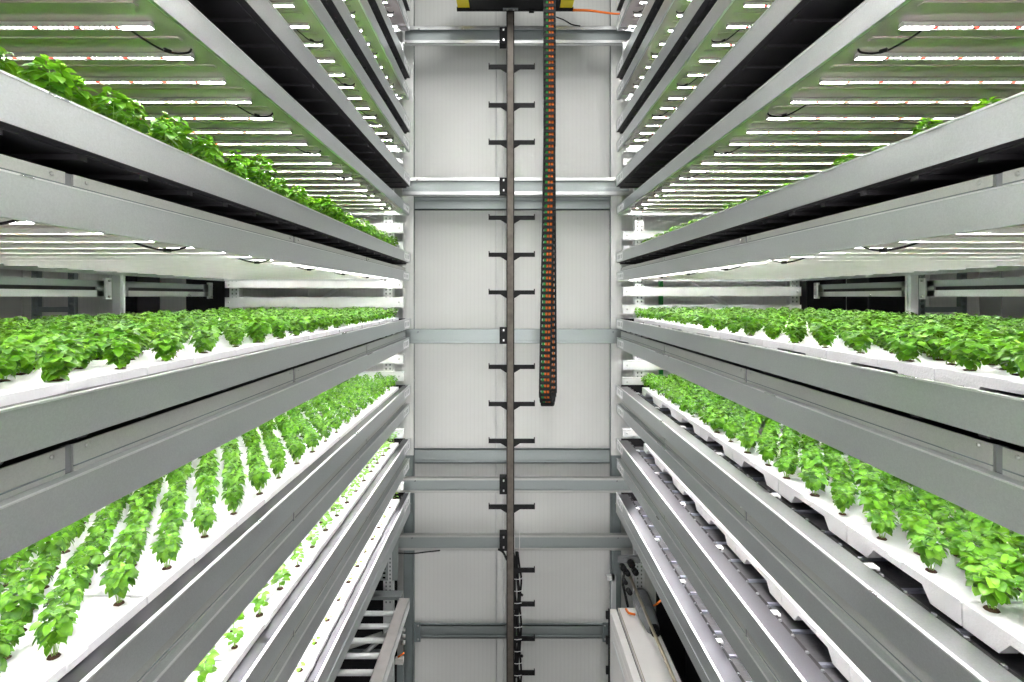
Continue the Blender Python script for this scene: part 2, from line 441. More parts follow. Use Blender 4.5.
# ------------------------------------------------------------------ plants
def leaf_np(L, W, curl, fold, n=5):
    """leaf in local frame: along +x, width y, normal +z"""
    t = np.linspace(0, 1, n)
    w = W * .5 * (np.abs(np.sin(PI * np.clip(t, 0, 1) ** .74)) ** .55); w[0] = W*.04; w[-1] = W*.03
    ang = -curl * t
    x = np.concatenate([[0], np.cumsum(np.cos((ang[1:] + ang[:-1]) / 2) * L / (n-1))])
    z = np.concatenate([[0], np.cumsum(np.sin((ang[1:] + ang[:-1]) / 2) * L / (n-1))])
    v = []
    for i in range(n):
        v += [(x[i], -w[i], z[i] + fold * w[i]), (x[i], 0, z[i]), (x[i], w[i], z[i] + fold * w[i])]
    f = []
    for i in range(n - 1):
        for j in range(2): a = i*3 + j; f.append((a, a+3, a+4, a+1))
    return np.array(v), np.array(f)
def rot(az, pitch, roll):
    ca, sa = math.cos(az), math.sin(az); cp, sp = math.cos(pitch), math.sin(pitch); cr, sr = math.cos(roll), math.sin(roll)
    Rz = np.array([[ca, -sa, 0], [sa, ca, 0], [0, 0, 1]]); Ry = np.array([[cp, 0, -sp], [0, 1, 0], [sp, 0, cp]]); Rx = np.array([[1, 0, 0], [0, cr, -sr], [0, sr, cr]])
    return Rz @ Ry @ Rx
def bushy(seed, nleaf, H, R, n=5, L0=.036, zb=.036):
    r = random.Random(seed); V = []; Fc = []; base = 0
    for i in range(nleaf):
        u = (i + .5) / nleaf                       # 0 bottom .. 1 top
        az = i * 2.39996 + r.uniform(-.3, .3)
        prof = math.sqrt(max(0, 1 - (max(0, u - .35) / .68) ** 2.4)) * (.52 + .48 * min(1, u / .4))
        z = zb + (H - zb - .004) * (u ** .75) + r.uniform(-.004, .004)
        L = L0 * (1.0 - .35 * max(0, u - .55) / .45) * r.uniform(.8, 1.15)
        rb = max(.002, R * prof * r.uniform(.62, 1.0) - L * .62)
        pitch = (-.28 + .5 * u) + r.uniform(-.4, .4)
        v, f = leaf_np(L, L * r.uniform(.78, .95), r.uniform(.35, 1.0), r.uniform(.1, .35), n)
        v = v @ rot(az, pitch, r.uniform(-.5, .5)).T + np.array([rb * math.cos(az), rb * math.sin(az), z])
        V.append(v); Fc.append(f + base); base += len(v)
    return np.concatenate(V), np.concatenate(Fc)
def sprout(seed, nleaf, H, L0):
    r = random.Random(seed); V = []; Fc = []; base = 0
    for i in range(nleaf):
        u = (i + 1) / nleaf; az = i * PI / 2 * (1 if nleaf < 5 else 1.17) + (i // 2) * PI / 4 + r.uniform(-.2, .2)
        z = H * (.35 + .62 * u); L = L0 * r.uniform(.8, 1.15) * (1 - .3 * abs(u - .5))
        v, f = leaf_np(L, L * .8, r.uniform(.4, 1.0), .2, 5)
        v = v @ rot(az, r.uniform(.0, .45), r.uniform(-.2, .2)).T + np.array([.007 * math.cos(az), .007 * math.sin(az), z])
        V.append(v); Fc.append(f + base); base += len(v)
    return np.concatenate(V), np.concatenate(Fc)
def mesh_np(name, V, Fc, mat, mi=None, mats=None, smooth=True):
    me = bpy.data.meshes.new(name)
    me.vertices.add(len(V)); me.vertices.foreach_set('co', V.astype(np.float32).ravel())
    me.loops.add(Fc.size); me.loops.foreach_set('vertex_index', Fc.astype(np.int32).ravel())
    me.polygons.add(len(Fc)); me.polygons.foreach_set('loop_start', np.arange(0, Fc.size, 4, dtype=np.int32))
    me.polygons.foreach_set('loop_total', np.full(len(Fc), 4, dtype=np.int32))
    for m in (mats or [mat]): me.materials.append(m)
    if mi is not None: me.polygons.foreach_set('material_index', mi.astype(np.int32))
    me.polygons.foreach_set('use_smooth', np.full(len(Fc), smooth))
    me.update(); me.validate()
    return me
def stem_mb(seed, H, R, nb, r0):
    mb = MB(); r = random.Random(seed + 99)
    mb.tube([(0, 0, -.006), (.001, 0, H * .35), (0, .001, H * .8)], [r0, r0 * .85, r0 * .4], M['stem'], 5)
    for k in range(nb):
        a = k * 2 * PI / nb + r.uniform(-.3, .3); h = r.uniform(.08, .2) * H
        mb.tube([(0.004*math.cos(a), .004*math.sin(a), -.004), (R*.25*math.cos(a), R*.25*math.sin(a), h + H*.14), (R*.55*math.cos(a), R*.55*math.sin(a), H*.5)], [r0*.55, r0*.5, r0*.3], M['stem'], 4)
    return mb
def soil_mesh(rad):
    mb = MB(); r = random.Random(3); n = 12
    vs = [(0, 0, .004)]
    for ring, (rr, z) in enumerate(((.5, .0045), (.85, .003), (1.0, .0))):
        for k in range(n):
            a = 2*PI*k/n; q = rad * rr * r.uniform(.93, 1.05); vs.append((q*math.cos(a), q*math.sin(a), z + r.uniform(0, .0015)))
    fs = [(0, 1 + k, 1 + (k+1) % n) for k in range(n)]
    for g in range(2):
        for k in range(n): fs.append((1 + g*n + k, 1 + (g+1)*n + k, 1 + (g+1)*n + (k+1) % n, 1 + g*n + (k+1) % n))
    mb.add(vs, fs, M['soil'])
    return mb.mesh('soil_plug')
SOIL = soil_mesh(.017); SOIL_S = soil_mesh(.011)
HP, RP = .104, .054
HI = [mesh_np('foliage', *bushy(11 + i, 78, HP * (1 + .05*(i-2)), RP, 6, .033, .036), M['leaf']) for i in range(5)]
HI_LOW = [mesh_np('foliage', *bushy(111 + i, 84, HP * (1 + .05*(i-2)), RP, 6, .033, .020), M['leaf']) for i in range(5)]
HISTEM = [stem_mb(i, HP, RP, 5, .0022).mesh('stem') for i in range(5)]
LO = [bushy(31 + i, 48, HP, RP, 4, .036, .024) for i in range(4)]
SPR = [mesh_np('foliage', *sprout(51 + i, 17, .070, .028), M['leaf_young']) for i in range(4)]
SPRSTEM = stem_mb(3, .066, .012, 2, .0014).mesh('stem')
TINY = [mesh_np('foliage', *sprout(71 + i, 5, .026, .020), M['leaf_young']) for i in range(3)]
TINYSTEM = stem_mb(3, .022, .008, 1, .0011).mesh('stem')

PITCH, ROW = .216, .058
def lattice(side, key, rows, y0=.45, dmax=DEPTH - .06):
    X0, s = SIDES[side]; ut = zz(LVD[key][1][0]) + .014; d0 = EDGE[(side, key)] + .047
    ph = .2391 * YE if side == 'left' else .2752 * YE
    out = []
    for r in range(rows):
        d = d0 + ROW * r
        if d > dmax: break
        x = X0 + s * d; k = -6
        while True:
            y = ph + PITCH * k + (PITCH / 2 if r % 2 else 0); k += 1
            if y > YE - .06: break
            if y < y0: continue
            px = VX + F * x / y
            if px < -140 or px > 1164: continue
            out.append((r, x, y, ut, px))
    return out
def visible(side, key, x, top):
    h = (top - CZ); ax = abs(x)
    if key == 'g': return -h / ax > ((CZ - zz(347.4)) / (.975 if side == 'left' else 1.10)) - .02
    if key == 'e': return h / ax > ((zz(253.3) - CZ) / (.967 if side == 'left' else 1.09)) - .005
    if key == 'f': return True
    return False
cand = []; 
for side in ('left', 'right'):
    for key in 'cdefg':
        for (r, x, y, z, px) in lattice(side, key, 60):
            sc_ = {('left','e'): (1.08, 1.32), ('right','e'): (.95, .98), ('right','g'): (1.02, 1.12), ('left','g'): (.80, 1.10)}.get((side, key), (.90, .92))
            v = visible(side, key, x, z + HP * sc_[1])
            score = 0
            if v and -30 < px < 1054:
                score = 1 / y**2
                if key == 'f': score *= math.exp(-.12 * r)
                if key == 'e': score *= math.exp(-.8 * r)
                py = VY - F * (z - CZ) / y
                if py > 720: score = 0
            cand.append([score, side, key, r, x, y, z, px, sc_])
cand.sort(key=lambda c: -c[0])
near = [c for c in cand[:300] if c[0] > 0]; far = [c for c in cand if c not in near] if False else cand[len(near):]
ROWW = ['front', 'second', 'third', 'fourth', 'fifth', 'sixth', 'seventh', 'eighth']
near.sort(key=lambda c: (c[1], c[2], c[3], c[5]))
cnt = {}
for (score, side, key, r, x, y, z, px, sc_) in near:
    rr = random.Random(int(x*1000) * 7919 + int(y*1000) + ord(key)); S = rr.uniform(.82, 1.12)
    shelf = '%s shelf %s' % (side, LVD[key][3]); grp = 'bushy plants on the ' + shelf
    c = cnt.get((side, key, r), 0); inframe = 0 <= px <= 1024
    if inframe: cnt[(side, key, r)] = c + 1
    if not inframe: lab = 'bushy plant cut by the photo edge on %s' % shelf
    elif r < 8 and c < 22: lab = 'bushy plant, %s in %s row of %s' % (ORD[c].replace(' nearest', '').replace('nearest', 'nearest') + ('' if c == 0 else '-nearest'), ROWW[r], shelf)
    else: lab = 'small bushy plant crowded in a back row of %s' % shelf
    vi = rr.randrange(5)
    t = thing('leafy_plant', lab, 'plant', (x + rr.uniform(-.006, .006), y + rr.uniform(-.014, .014), z), grp, rr.uniform(0, 6.28))
    t.scale = (S * sc_[0] * rr.uniform(.95, 1.06), S * sc_[0] * rr.uniform(.95, 1.06), S * sc_[1] * rr.uniform(.92, 1.08))
    link('foliage', (HI if key == 'g' else HI_LOW)[vi], t); link('stem', HISTEM[vi], t); link('soil_plug', SOIL, t)
# the many further plants as one mass
VV, FF, MI = [], [], []; base = 0
sp = SOIL; soilv = np.array([(math.cos(a) * .017, math.sin(a) * .017, .003) for a in np.linspace(0, 2*PI, 9)[:-1]])
soilf = np.array([(0, 1, 2, 3), (0, 3, 4, 7), (4, 5, 6, 7)])
stv = np.array([(.002, 0, 0), (-.001, .002, 0), (-.001, -.002, 0), (.001, 0, .06), (-.001, .001, .06), (-.001, -.001, .06)]); stf = np.array([(0, 1, 4, 3), (1, 2, 5, 4), (2, 0, 3, 5)])
for (score, side, key, r, x, y, z, px, sc_) in far:
    if key in 'cd' and (r > 12 or y < .9): continue
    v, f = LO[rng.integers(4)]; a = rng.uniform(0, 6.28); S = np.array([sc_[0], sc_[0], sc_[1]]) * rng.uniform(.82, 1.12)
    Rm = np.array([[math.cos(a), -math.sin(a), 0], [math.sin(a), math.cos(a), 0], [0, 0, 1]])
    o = np.array([x + rng.uniform(-.006, .006), y + rng.uniform(-.014, .014), z])
    for vv, ff, mi in ((v, f, 0), (stv, stf, 1), (soilv, soilf, 2)):
        VV.append((vv * S) @ Rm.T + o); FF.append(ff + base); MI.append(np.full(len(ff), mi)); base += len(vv)
me = mesh_np('leafy_plants', np.concatenate(VV), np.concatenate(FF), None, np.concatenate(MI), [M['leaf'], M['stem'], M['soil']])
o = link('leafy_plant_mass', me); o['kind'] = 'stuff'; tag(o, 'dense mass of small bushy green plants filling the shelves further back', 'plants')
print('near', len(near), 'far', len(far), 'faces', len(me.polygons))
# seedlings on the third shelf below eye level and on the lowest
def seedlings(side, key, foliage, stem, soil, name, desc, rows):
    cnt = {}
    shelf = '%s shelf %s' % (side, LVD[key][3])
    lim = (CZ - zz(412.8 if key == 'h' else 468)) / (.975 if side == 'left' else 1.10)
    lat = sorted(lattice(side, key, rows, y0=1.0), key=lambda q: (q[0], q[2]))
    for (r, x, y, z, px) in lat:
        if (CZ - z) / abs(x) < lim - .03: continue
        if VY + F * (CZ - z) / y > 740: continue
        c = cnt.get(r, 0); cnt[r] = c + 1
        S = random.uniform(.85, 1.25) * 1.35
        t = thing(name, '%s in the %s row of the %s, %s' % (desc, ROWW[min(r, 7)], shelf, ORD[min(c, 21)]), 'seedling', (x, y, z), 'seedlings on the ' + shelf, random.uniform(0, 6.28))
        t.scale = (S, S, S * random.uniform(.85, 1.15))
        link('foliage', random.choice(foliage), t); link('stem', stem, t); link('soil_plug', soil, t)
seedlings('left', 'h', SPR, SPRSTEM, SOIL_S, 'leafy_seedling', 'young seedling', 6)
seedlings('left', 'i', TINY, TINYSTEM, SOIL_S, 'tiny_seedling', 'tiny seedling', 5)
seedlings('right', 'h', TINY, TINYSTEM, SOIL_S, 'tiny_seedling', 'tiny seedling', 5)

# ------------------------------------------------------------------ rack frames at the far end
def c_channel_x(mb, x0, x1, y, z0, z1, m, dep=.05, t=.004, fl=None, lipw=.014):
    """channel along X, open to the camera: web at the back, flanges top and bottom with small lips"""
    mb.box(x0, x1, y + dep - t, y + dep, z0, z1, m)
    for a, b in ((z0, z0 + t), (z1 - t, z1)): mb.box(x0, x1, y, y + dep, a, b, fl or m)
    mb.box(x0, x1, y, y + t, z0, z0 + lipw, fl or m); mb.box(x0, x1, y, y + t, z1 - lipw, z1, fl or m)
def rack_frame(side):
    X0, s = SIDES[side]
    def X(d): return X0 + s * d
    root = thing('rack_frame', 'white perforated rack frame behind the far ends of the %s shelves' % side, 'rack', (X(.9), YE + .1, 0)); off = Vector(root.location)
    def B(mb, n): o = mb.build(n, root); o.location = -off; return o
    for d0 in ((.185, 1.74) if side == 'left' else (.20, 1.77)):
        mb = MB(); y = YE + .06
        mb.box(X(d0), X(d0 + .10), y, y + .004, 0, 8.3, M['white_steel'])
        mb.box(X(d0), X(d0 + .004), y, y + .07, 0, 8.3, M['white_steel']); mb.box(X(d0 + .096), X(d0 + .10), y, y + .07, 0, 8.3, M['white_steel'])
        z = 1.5
        while z < 7.8:
            for dd in (.03, .07):
                mb.box(X(d0 + dd - .007), X(d0 + dd + .007), y - .001, y, z, z + .018, M['dark_post'])
            z += .04
        B(mb, 'upright')
    ys = {'left': [(42, 50), (158, 165), (223, 232.5), (242, 250), (281.5, 288), (297.5, 307), (355, 363.5), (372, 381), (430, 438), (484, 491)],
          'right': [(42, 50), (158, 165), (231, 239.5), (246, 252), (287, 296), (305, 313.5), (361, 370), (378, 386), (430, 437)]}[side]
    for a, b in ys:
        mb = MB(); y = YE + .012
        mb.box(X(.075), X(DEPTH), y, y + .045, zz(b), zz(a), M['white_steel'])
        mb.box(X(.073), X(DEPTH), y - .002, y + .045, zz(a) - .004, zz(a) + .002, M['white_steel'])
        for d in (.115, DEPTH - .04): mb.tube([(X(d), y, (zz(a) + zz(b)) / 2), (X(d), y - .006, (zz(a) + zz(b)) / 2)], .009, M['bolt'], 8)
        B(mb, 'cross_beam')
    return root
rack_frame('left'); rack_frame('right')

# rear posts along the racks
for side, (X0, s) in SIDES.items():
    for i, y in ((2, 4.0),):
        mb = MB(); xa = X0 + s*(DEPTH + .02)
        mb.box(xa, xa + s*.055, y - .028, y - .008, 0, 8.3, M['post']); mb.box(xa, xa + s*.055, y + .008, y + .028, 0, 8.3, M['post'])
        mb.box(xa + s*.008, xa + s*.048, y - .008, y + .008, 0, 8.3, M['post'])
        o = mb.build('rear_post'); tag(o, ('silver grooved aluminium post rising behind the %s shelves' % side) if i == 2 else '', 'post')
# rear guide channels with a long dark slot
    xa = X0 + s*(DEPTH + .09)
    for i, (a, b) in enumerate(((.6, 3.92), (4.08, 5.28))):
        z0, z1 = CZ - .0, CZ + .115
        t = thing('guide_channel', 'galvanized slotted guide channel behind the %s shelves, %s the post' % (side, ('before', 'beyond')[i]), 'rail', (xa, a, z0), 'slotted guide channels of the %s rack' % side)
        off = Vector(t.location)
        mb = MB(); mb.box(xa, xa + s*.01, a, b, z0 + .07, z1, M['beam']); mb.box(xa, xa + s*.01, a, b, z0, z0 + .045, M['lip'])
        mb.box(xa, xa + s*.01, a, a + .08, z0, z1, M['beam']); mb.box(xa, xa + s*.01, b - .08, b, z0, z1, M['beam'])
        mb.box(xa + s*.01, xa + s*.06, a, b, z1 - .006, z1, M['beam']); mb.box(xa + s*.01, xa + s*.06, a, b, z0, z0 + .006, M['beam'])
        mb.box(xa + s*.055, xa + s*.06, a, b, z0, z1, M['dark'])
        o = mb.build('channel_body', t); o.location = -off
        mb = MB(); mb.box(xa - s*.012, xa + s*.012, b - .01, b + .05, z0 - .02, z1 + .02, M['white_steel'])
        for zc in (z0, z1): mb.tube([(xa - s*.012, b + .02, zc), (xa - s*.022, b + .02, zc)], .009, M['bolt'], 6)
        o = mb.build('end_bracket', t); o.location = -off

# ------------------------------------------------------------------ things in the dark behind the racks
def far_rack(x0, x1, y, side, n):
    t = thing('storage_rack', 'dark storage rack with perforated uprights far behind the %s shelves, %s' % (side, n), 'rack', ((x0+x1)/2, y, 0)); off = Vector(t.location)
    for xx in (x0, x1):
        mb = MB(); mb.box(xx - .03, xx - .02, y, y + .05, 0, 8, M['dark_post']); mb.box(xx + .02, xx + .03, y, y + .05, 0, 8, M['dark_post'])
        z = 3.2
        while z < 6: mb.box(xx - .02, xx + .02, y + .01, y + .02, z, z + .02, M['dark_post']); z += .055
        o = mb.build('upright', t); o.location = -off
    for z in (3.4, 4.45, 5.2):
        mb = MB(); mb.box(x0 + .03, x1 - .03, y, y + .04, z, z + .05, M['dark_post']); o = mb.build('crossbar', t); o.location = -off
far_rack(-4.55, -4.2, 5.2, 'left', 'beside the wall'); far_rack(4.0, 4.4, 5.2, 'right', 'beside the wall')
def block(px0, px1, y, name, label, handle=True):  # dark panels put in to fill black stretches behind the racks
    x0, x1 = (px0 - VX) * y / F, (px1 - VX) * y / F
    t = thing('dark_block', label, 'block', ((x0+x1)/2, y + .2, 0)); off = Vector(t.location)
    mb = MB(); mb.box(x0, x1, y, y + .35, 0, 5.6, M['dark']); o = mb.build('block_body', t); o.location = -off
    mb = MB(); mb.box(x0 + .01, x1 - .01, y - .012, y, .1, 5.5, M['black']); o = mb.build('front_panel', t); o.location = -off
block(186, 226, 5.55, 'c', 'tall black cabinet beside the left rack frame behind the shelves')
block(806, 846, 5.55, 'c', 'tall black cabinet beside the right rack frame behind the shelves')
block(118, 138, 5.55, 'c', 'narrow black cabinet behind the left aluminium post')
block(868, 905, 5.55, 'c', 'narrow black cabinet behind the right aluminium post')
def brace(px0, py0, px1, py1, side):
    mb = MB(); mb.tube([P(px0, py0, 5.75), P(px1, py1, 5.75)], .018, M['white_steel'], 6)
    tag(mb.build('diagonal_brace'), 'thin diagonal steel brace behind the %s cross beams' % side, 'brace')
brace(310, 306, 352, 280, 'left'); brace(735, 310, 690, 282, 'right')
mb = MB(); p = P(660, 296, 5.8); mb.box(p.x - .02, p.x + .02, 5.75, 5.79, CZ - 1.2, CZ + .6, M['green_c'])
tag(mb.build('green_strip'), 'narrow green vertical strip on the wall behind the right cross beams', 'strip')

# ------------------------------------------------------------------ aisle end: posts and cross channels
def px2x(px, Y): return (px - VX) * Y / F
for side, a, b in (('left', 403.5, 413), ('right', 611.5, 621)):
    Y = 5.72; mb = MB(); x0, x1 = px2x(a, Y), px2x(b, Y)
    mb.box(x0, x1, Y, Y + .006, 0, 8.6, M['dark_post']); mb.box(x0, x0 + .005, Y, Y + .1, 0, 8.6, M['dark_post']); mb.box(x1 - .005, x1, Y, Y + .1, 0, 8.6, M['dark_post'])
    mb.box(x0 + .02, x1 - .02, Y - .004, Y, 0, 8.6, M['dark_post'])
    mb2 = MB(); zt_p = P(0, 455, Y).z; mb2.box(x0 - .008, x1 + .008, Y - .012, Y - .005, zt_p, 8.6, M['wall'])
    tag(mb.build('steel_post'), 'grey steel post at the %s edge of the ribbed back wall' % side, 'post')
    tag(mb2.build('cover_strip'), 'pale cover strip on the upper part of the %s steel post' % side, 'strip')
CH = [(26, 43.5, 404, 632, 'topmost cross channel below the yellow carriage, brightly lit'),
      (177, 195, 402, 630, 'bright double-lipped cross channel at the second mast clamp from the top'),
      (329, 343.5, 403, 628, 'grey cross channel at mid height beside the end of the chain'),
      (478, 493, 400, 632, 'galvanized cross channel at the fourth mast clamp from the top'),
      (535, 550.5, 397, 633, 'galvanized cross channel at the lowest mast clamp')]
for a, b, x0, x1, lab in CH:
    Y = 5.50; mb = MB()
    c_channel_x(mb, px2x(x0, Y), px2x(x1, Y), Y, P(0, b, Y).z, P(0, a, Y).z, M['beam'], fl=M['lip'] if a < 190 else (M['beam'] if a < 400 else M['steel_low']), lipw=.036 if a < 190 else .024)  # brighter flange colour carries the stronger light on the upper channels
    for px in (x0 + 15, x1 - 15): mb.tube([(px2x(px, Y), Y, P(0, a + 3, Y).z), (px2x(px, Y), Y - .006, P(0, a + 3, Y).z)], .008, M['motor'], 6)
    tag(mb.build('cross_channel'), lab, 'beam', 'cross channels spanning the aisle end')
for a, b, x0, x1, lab in ((196.5, 210, 411, 618, 'flat grey-blue girt on the wall under the bright double channel'),
                          (449, 463.5, 411, 618, 'grey girt on the wall with no mast clamp on it'),
                          (625, 638.5, 415, 608, 'lowest grey girt with dark bolted end brackets')):
    Y = 5.82; mb = MB(); z0, z1 = P(0, b, Y).z, P(0, a, Y).z; X0_, X1_ = px2x(x0, Y), px2x(x1, Y)
    mb.box(X0_, X1_, Y + .03, Y + .034, z0, z1, M['beam']); mb.box(X0_, X1_, Y, Y + .03, z1 - .012, z1, M['dark_post']); mb.box(X0_, X1_, Y, Y + .03, z0, z0 + .012, M['dark_post'])
    mb.box(X0_, X1_, Y, Y + .004, z0, z0 + .03, M['beam']); mb.box(X0_, X1_, Y, Y + .004, z1 - .03, z1, M['beam'])
    g = mb.build('wall_girt'); tag(g, lab, 'beam')
    if a == 625:
        for xx in (X0_, X1_):
            mb = MB(); mb.box(xx - .06, xx + .06, Y - .012, Y - .001, z0 - .03, z1 + .03, M['dark_post'])
            for qx in (-.035, .035):
                for qz in (z0, z1): mb.tube([(xx + qx, Y - .012, qz), (xx + qx, Y - .02, qz)], .01, M['bolt'], 6)
            mb.build('end_bracket', g)

# ------------------------------------------------------------------ mast with hooks
YM = 5.36
mast = thing('mast', 'tall brownish steel mast with black hook arms standing mid-aisle', 'mast', (px2x(510, YM), YM, 0)); moff = Vector(mast.location)
def MBm(mb, n, parent=None):
    o = mb.build(n, parent or mast)
    if parent is None: o.location = -moff
    return o
mb = MB(); xa, xb = px2x(506.7, YM), px2x(514, YM)
mb.box(xa, xb, YM, YM + .06, 0, 8.5, M['mast']); mb.box(xa - .003, xa + .007, YM - .004, YM + .06, 0, 8.5, M['black']); mb.box(xb - .007, xb + .003, YM - .004, YM + .06, 0, 8.5, M['black'])
MBm(mb, 'pole')
HK = [66, 104.5, 141.8, 217.4, 254.5, 292.3, 367, 404.3, 441.4, 507.5]
def hook(py, left=True):
    mb = MB(); z = P(0, py, YM).z; xl, xr = px2x(488.5, YM), px2x(535, YM); y0, y1 = YM + .01, YM + .03
    for (e, base, sg) in ((xr, xb, 1),) + (((xl, xa, -1),) if left else ()):
        mb.box(base, e, y0, y1, z - .022, z + .020, M['black'])
        mb.box(e - sg*.010, e, y0, y1, z - .006, z + .035, M['black'])
        mb.prism([(base, z - .014), (base + sg*.075, z - .014), (base, z - .062)] if sg > 0 else [(base, z - .014), (base, z - .062), (base + sg*.075, z - .014)], y0 + .004, y1 - .004, M['black'])
    MBm(mb, 'hook_arm')
for py in HK: hook(py)
for py in (571, 605, 639.6, 674, 708): hook(py, False)
for py in (34.8, 185.5, 335.8, 486.5, 543.2):
    mb = MB(); z = P(0, py, YM).z; x0, x1 = px2x(499.5, YM), px2x(507, YM)
    mb.box(x0, x1, YM + .01, YM + .12, z - .082, z + .082, M['black'])
    for dz in (-.045, .055): mb.box(x0 + .034, x0 + .048, YM + .006, YM + .01, z + dz - .010, z + dz + .010, M['bolt'])
    MBm(mb, 'mast_clamp')
mb = MB(); z = P(0, 551, YM).z
mb.tube(smooth_path([(px2x(498, YM), YM + .04, z), (px2x(503, YM), YM + .03, z - .025), (px2x(507, YM), YM + .02, z - .10)], 6), .012, M['black'], 6); MBm(mb, 'curved_clip')
# cable bundle on the right of the mast
bund = thing('cable_bundle', 'black cable bundle tied with white straps down the right side of the mast', 'cables', tuple(P(518, 700, YM)))
boff = Vector(bund.location)
for k, (dx, r) in enumerate(((515.2, .014), (518.2, .015), (520.6, .010))):
    mb = MB(); pts = []
    for j, py in enumerate(range(552, 720, 14)):
        wob = .008 * math.sin(j * 1.9 + k * 2); off_ = -2.2 if j == 0 else (-.8 if j == 1 else 0)
        pts.append(P(dx + off_, py, YM + .03) + Vector((wob, wob, 0)))
    mb.tube(smooth_path(pts, 4), r, M['black'], 7); o = mb.build('cable', bund); o.location = -boff
mb = MB()
for py in range(578, 712, 12): 
    c = P(518, py, YM + .03); mb.tube([c + Vector((-.045, -.02, 0)), c + Vector((-.01, -.028, 0)), c + Vector((.035, -.02, .002)), c + Vector((.04, .01, 0))], .0032, M['tie'], 5)
for px in (514.5, 519.5): mb.tube([P(px, 530, YM + .08), P(px, 560, YM + .05)], .003, M['tie'], 5)
o = mb.build('strap', bund); o.location = -boff
for px, py in ((521, 594), (521, 655)):
    mb = MB(); c = P(px, py, YM); mb.tube([c, c + Vector((.018, -.01, -.012))], .012, M['black'], 6); o = mb.build('cable_end', bund); o.location = -boff
mb = MB(); mb.tube(smooth_path([P(398, 553, 5.46), P(412, 553.5, 5.46), P(426, 552, 5.46), P(440, 550.5, 5.46)], 6), .007, M['black'], 6)
tag(mb.build('thin_cable'), 'thin black cable along the underside of the lowest clamped channel', 'cable')
for px in (496.5, 503.5):
    mb = MB(); mb.tube([P(px, 60, 5.9), P(px, 690, 5.9)], .004, M['white_steel'], 5)
    tag(mb.build('wall_wire'), 'thin vertical wire on the wall left of the mast, %s one' % ('outer' if px < 500 else 'inner'), 'wire')

# ------------------------------------------------------------------ energy chain
chain = thing('cable_chain', 'black hanging cable chain loop filled with green and orange cables', 'cable chain', tuple(P(548, 405, 4.65))); coff = Vector(chain.location)
YF, YB = 4.62, 4.86; RAD = (YB - YF) / 2
def cx_front(z):
    py = VY - (z - CZ) * F / YF; return px2x(549.5 if py < 140 else 549.5 - 4.6 * min(1, (py - 140) / 255.), YF)
def cx_back(z):
    py = VY - (z - CZ) * F / YB; return px2x(549.5 if py < 140 else 549.5 + 1.6 * min(1, (py - 140) / 255.), YB)
zb = P(0, 405, YF).z + RAD * .62
zt = P(0, -20, YF).z
path = []
L1 = zt - zb; pit = .051
def chain_pt(s):
    if s < L1: z = zt - s; return Vector((cx_front(z), YF, z)), Vector((0, 0, -1)), Vector((0, -1, 0))
    s -= L1
    if s < PI * RAD:
        a = s / RAD; x = cx_front(zb) * (1 - a/PI) + cx_back(zb) * a/PI
        return Vector((x, YF + RAD - RAD*math.cos(a), zb - RAD*math.sin(a)*.62)), Vector((0, math.sin(a), -math.cos(a))), Vector((0, -math.cos(a), -math.sin(a)))
    s -= PI * RAD; z = zb + s; return Vector((cx_back(z), YB, z)), Vector((0, 0, 1)), Vector((0, 1, 0))
tot = L1 * 2 + PI * RAD; nl = int(tot / pit); W = .102
def link_geo(mb, p, d, n):
    x = Vector((1, 0, 0)); T = .026
    for sx in (-1, 1):
        c = p + x * sx * (W/2 - .006)
        vs = [c + x*a*.006 + d*b*pit*.52 + n*e*T for a in (-1, 1) for b in (-1, 1) for e in (-1, 1)]
        mb.add(vs, [(0, 1, 3, 2), (4, 6, 7, 5), (0, 4, 5, 1), (2, 3, 7, 6), (0, 2, 6, 4), (1, 5, 7, 3)], M['black'])
    for e in (-1, 1):
        c = p + n * e * T
        vs = [c + x*a*(W/2) + d*b*pit*.27 + n*q*.003 for a in (-1, 1) for b in (-1, 1) for q in (-1, 1)]
        mb.add(vs, [(0, 1, 3, 2), (4, 6, 7, 5), (0, 4, 5, 1), (2, 3, 7, 6), (0, 2, 6, 4), (1, 5, 7, 3)], M['black'])
    c = p + n * T + x * (.010)
    vs = [c + x*a*.0022 + d*b*pit*.5 + n*q*.001 for a in (-1, 1) for b in (-1, 1) for q in (-1, 1)]
    mb.add(vs, [(0, 1, 3, 2), (4, 6, 7, 5), (0, 4, 5, 1), (2, 3, 7, 6), (0, 2, 6, 4), (1, 5, 7, 3)], M['black'])
rest = MB()
for i in range(nl):
    p, d, n = chain_pt((i + .5) * pit)
    if i < 99: mb = MB(); link_geo(mb, p, d, n); o = mb.build('chain_link', chain); o.location = -coff
    else: link_geo(rest, p, d, n)
if rest.v: o = rest.build('rear_chain_links', chain); o.location = -coff; o['kind'] = 'stuff'
for (dx, m, nm, r) in ((-.022, 'green_c', 'green_cable', .011), (.001, 'orange', 'orange_cable', .010), (.025, 'orange', 'orange_cable', .010)):
    mb = MB(); pts = []
    s_ = 0
    while s_ < tot: p, d, n = chain_pt(s_); pts.append(p + Vector((dx, 0, 0)) + n * .012); s_ += .06 if (s_ < L1 - .06 or s_ > L1 + PI*RAD + .06) else .025
    mb.tube(pts, r, M[m], 7); o = mb.build(nm, chain); o.location = -coff

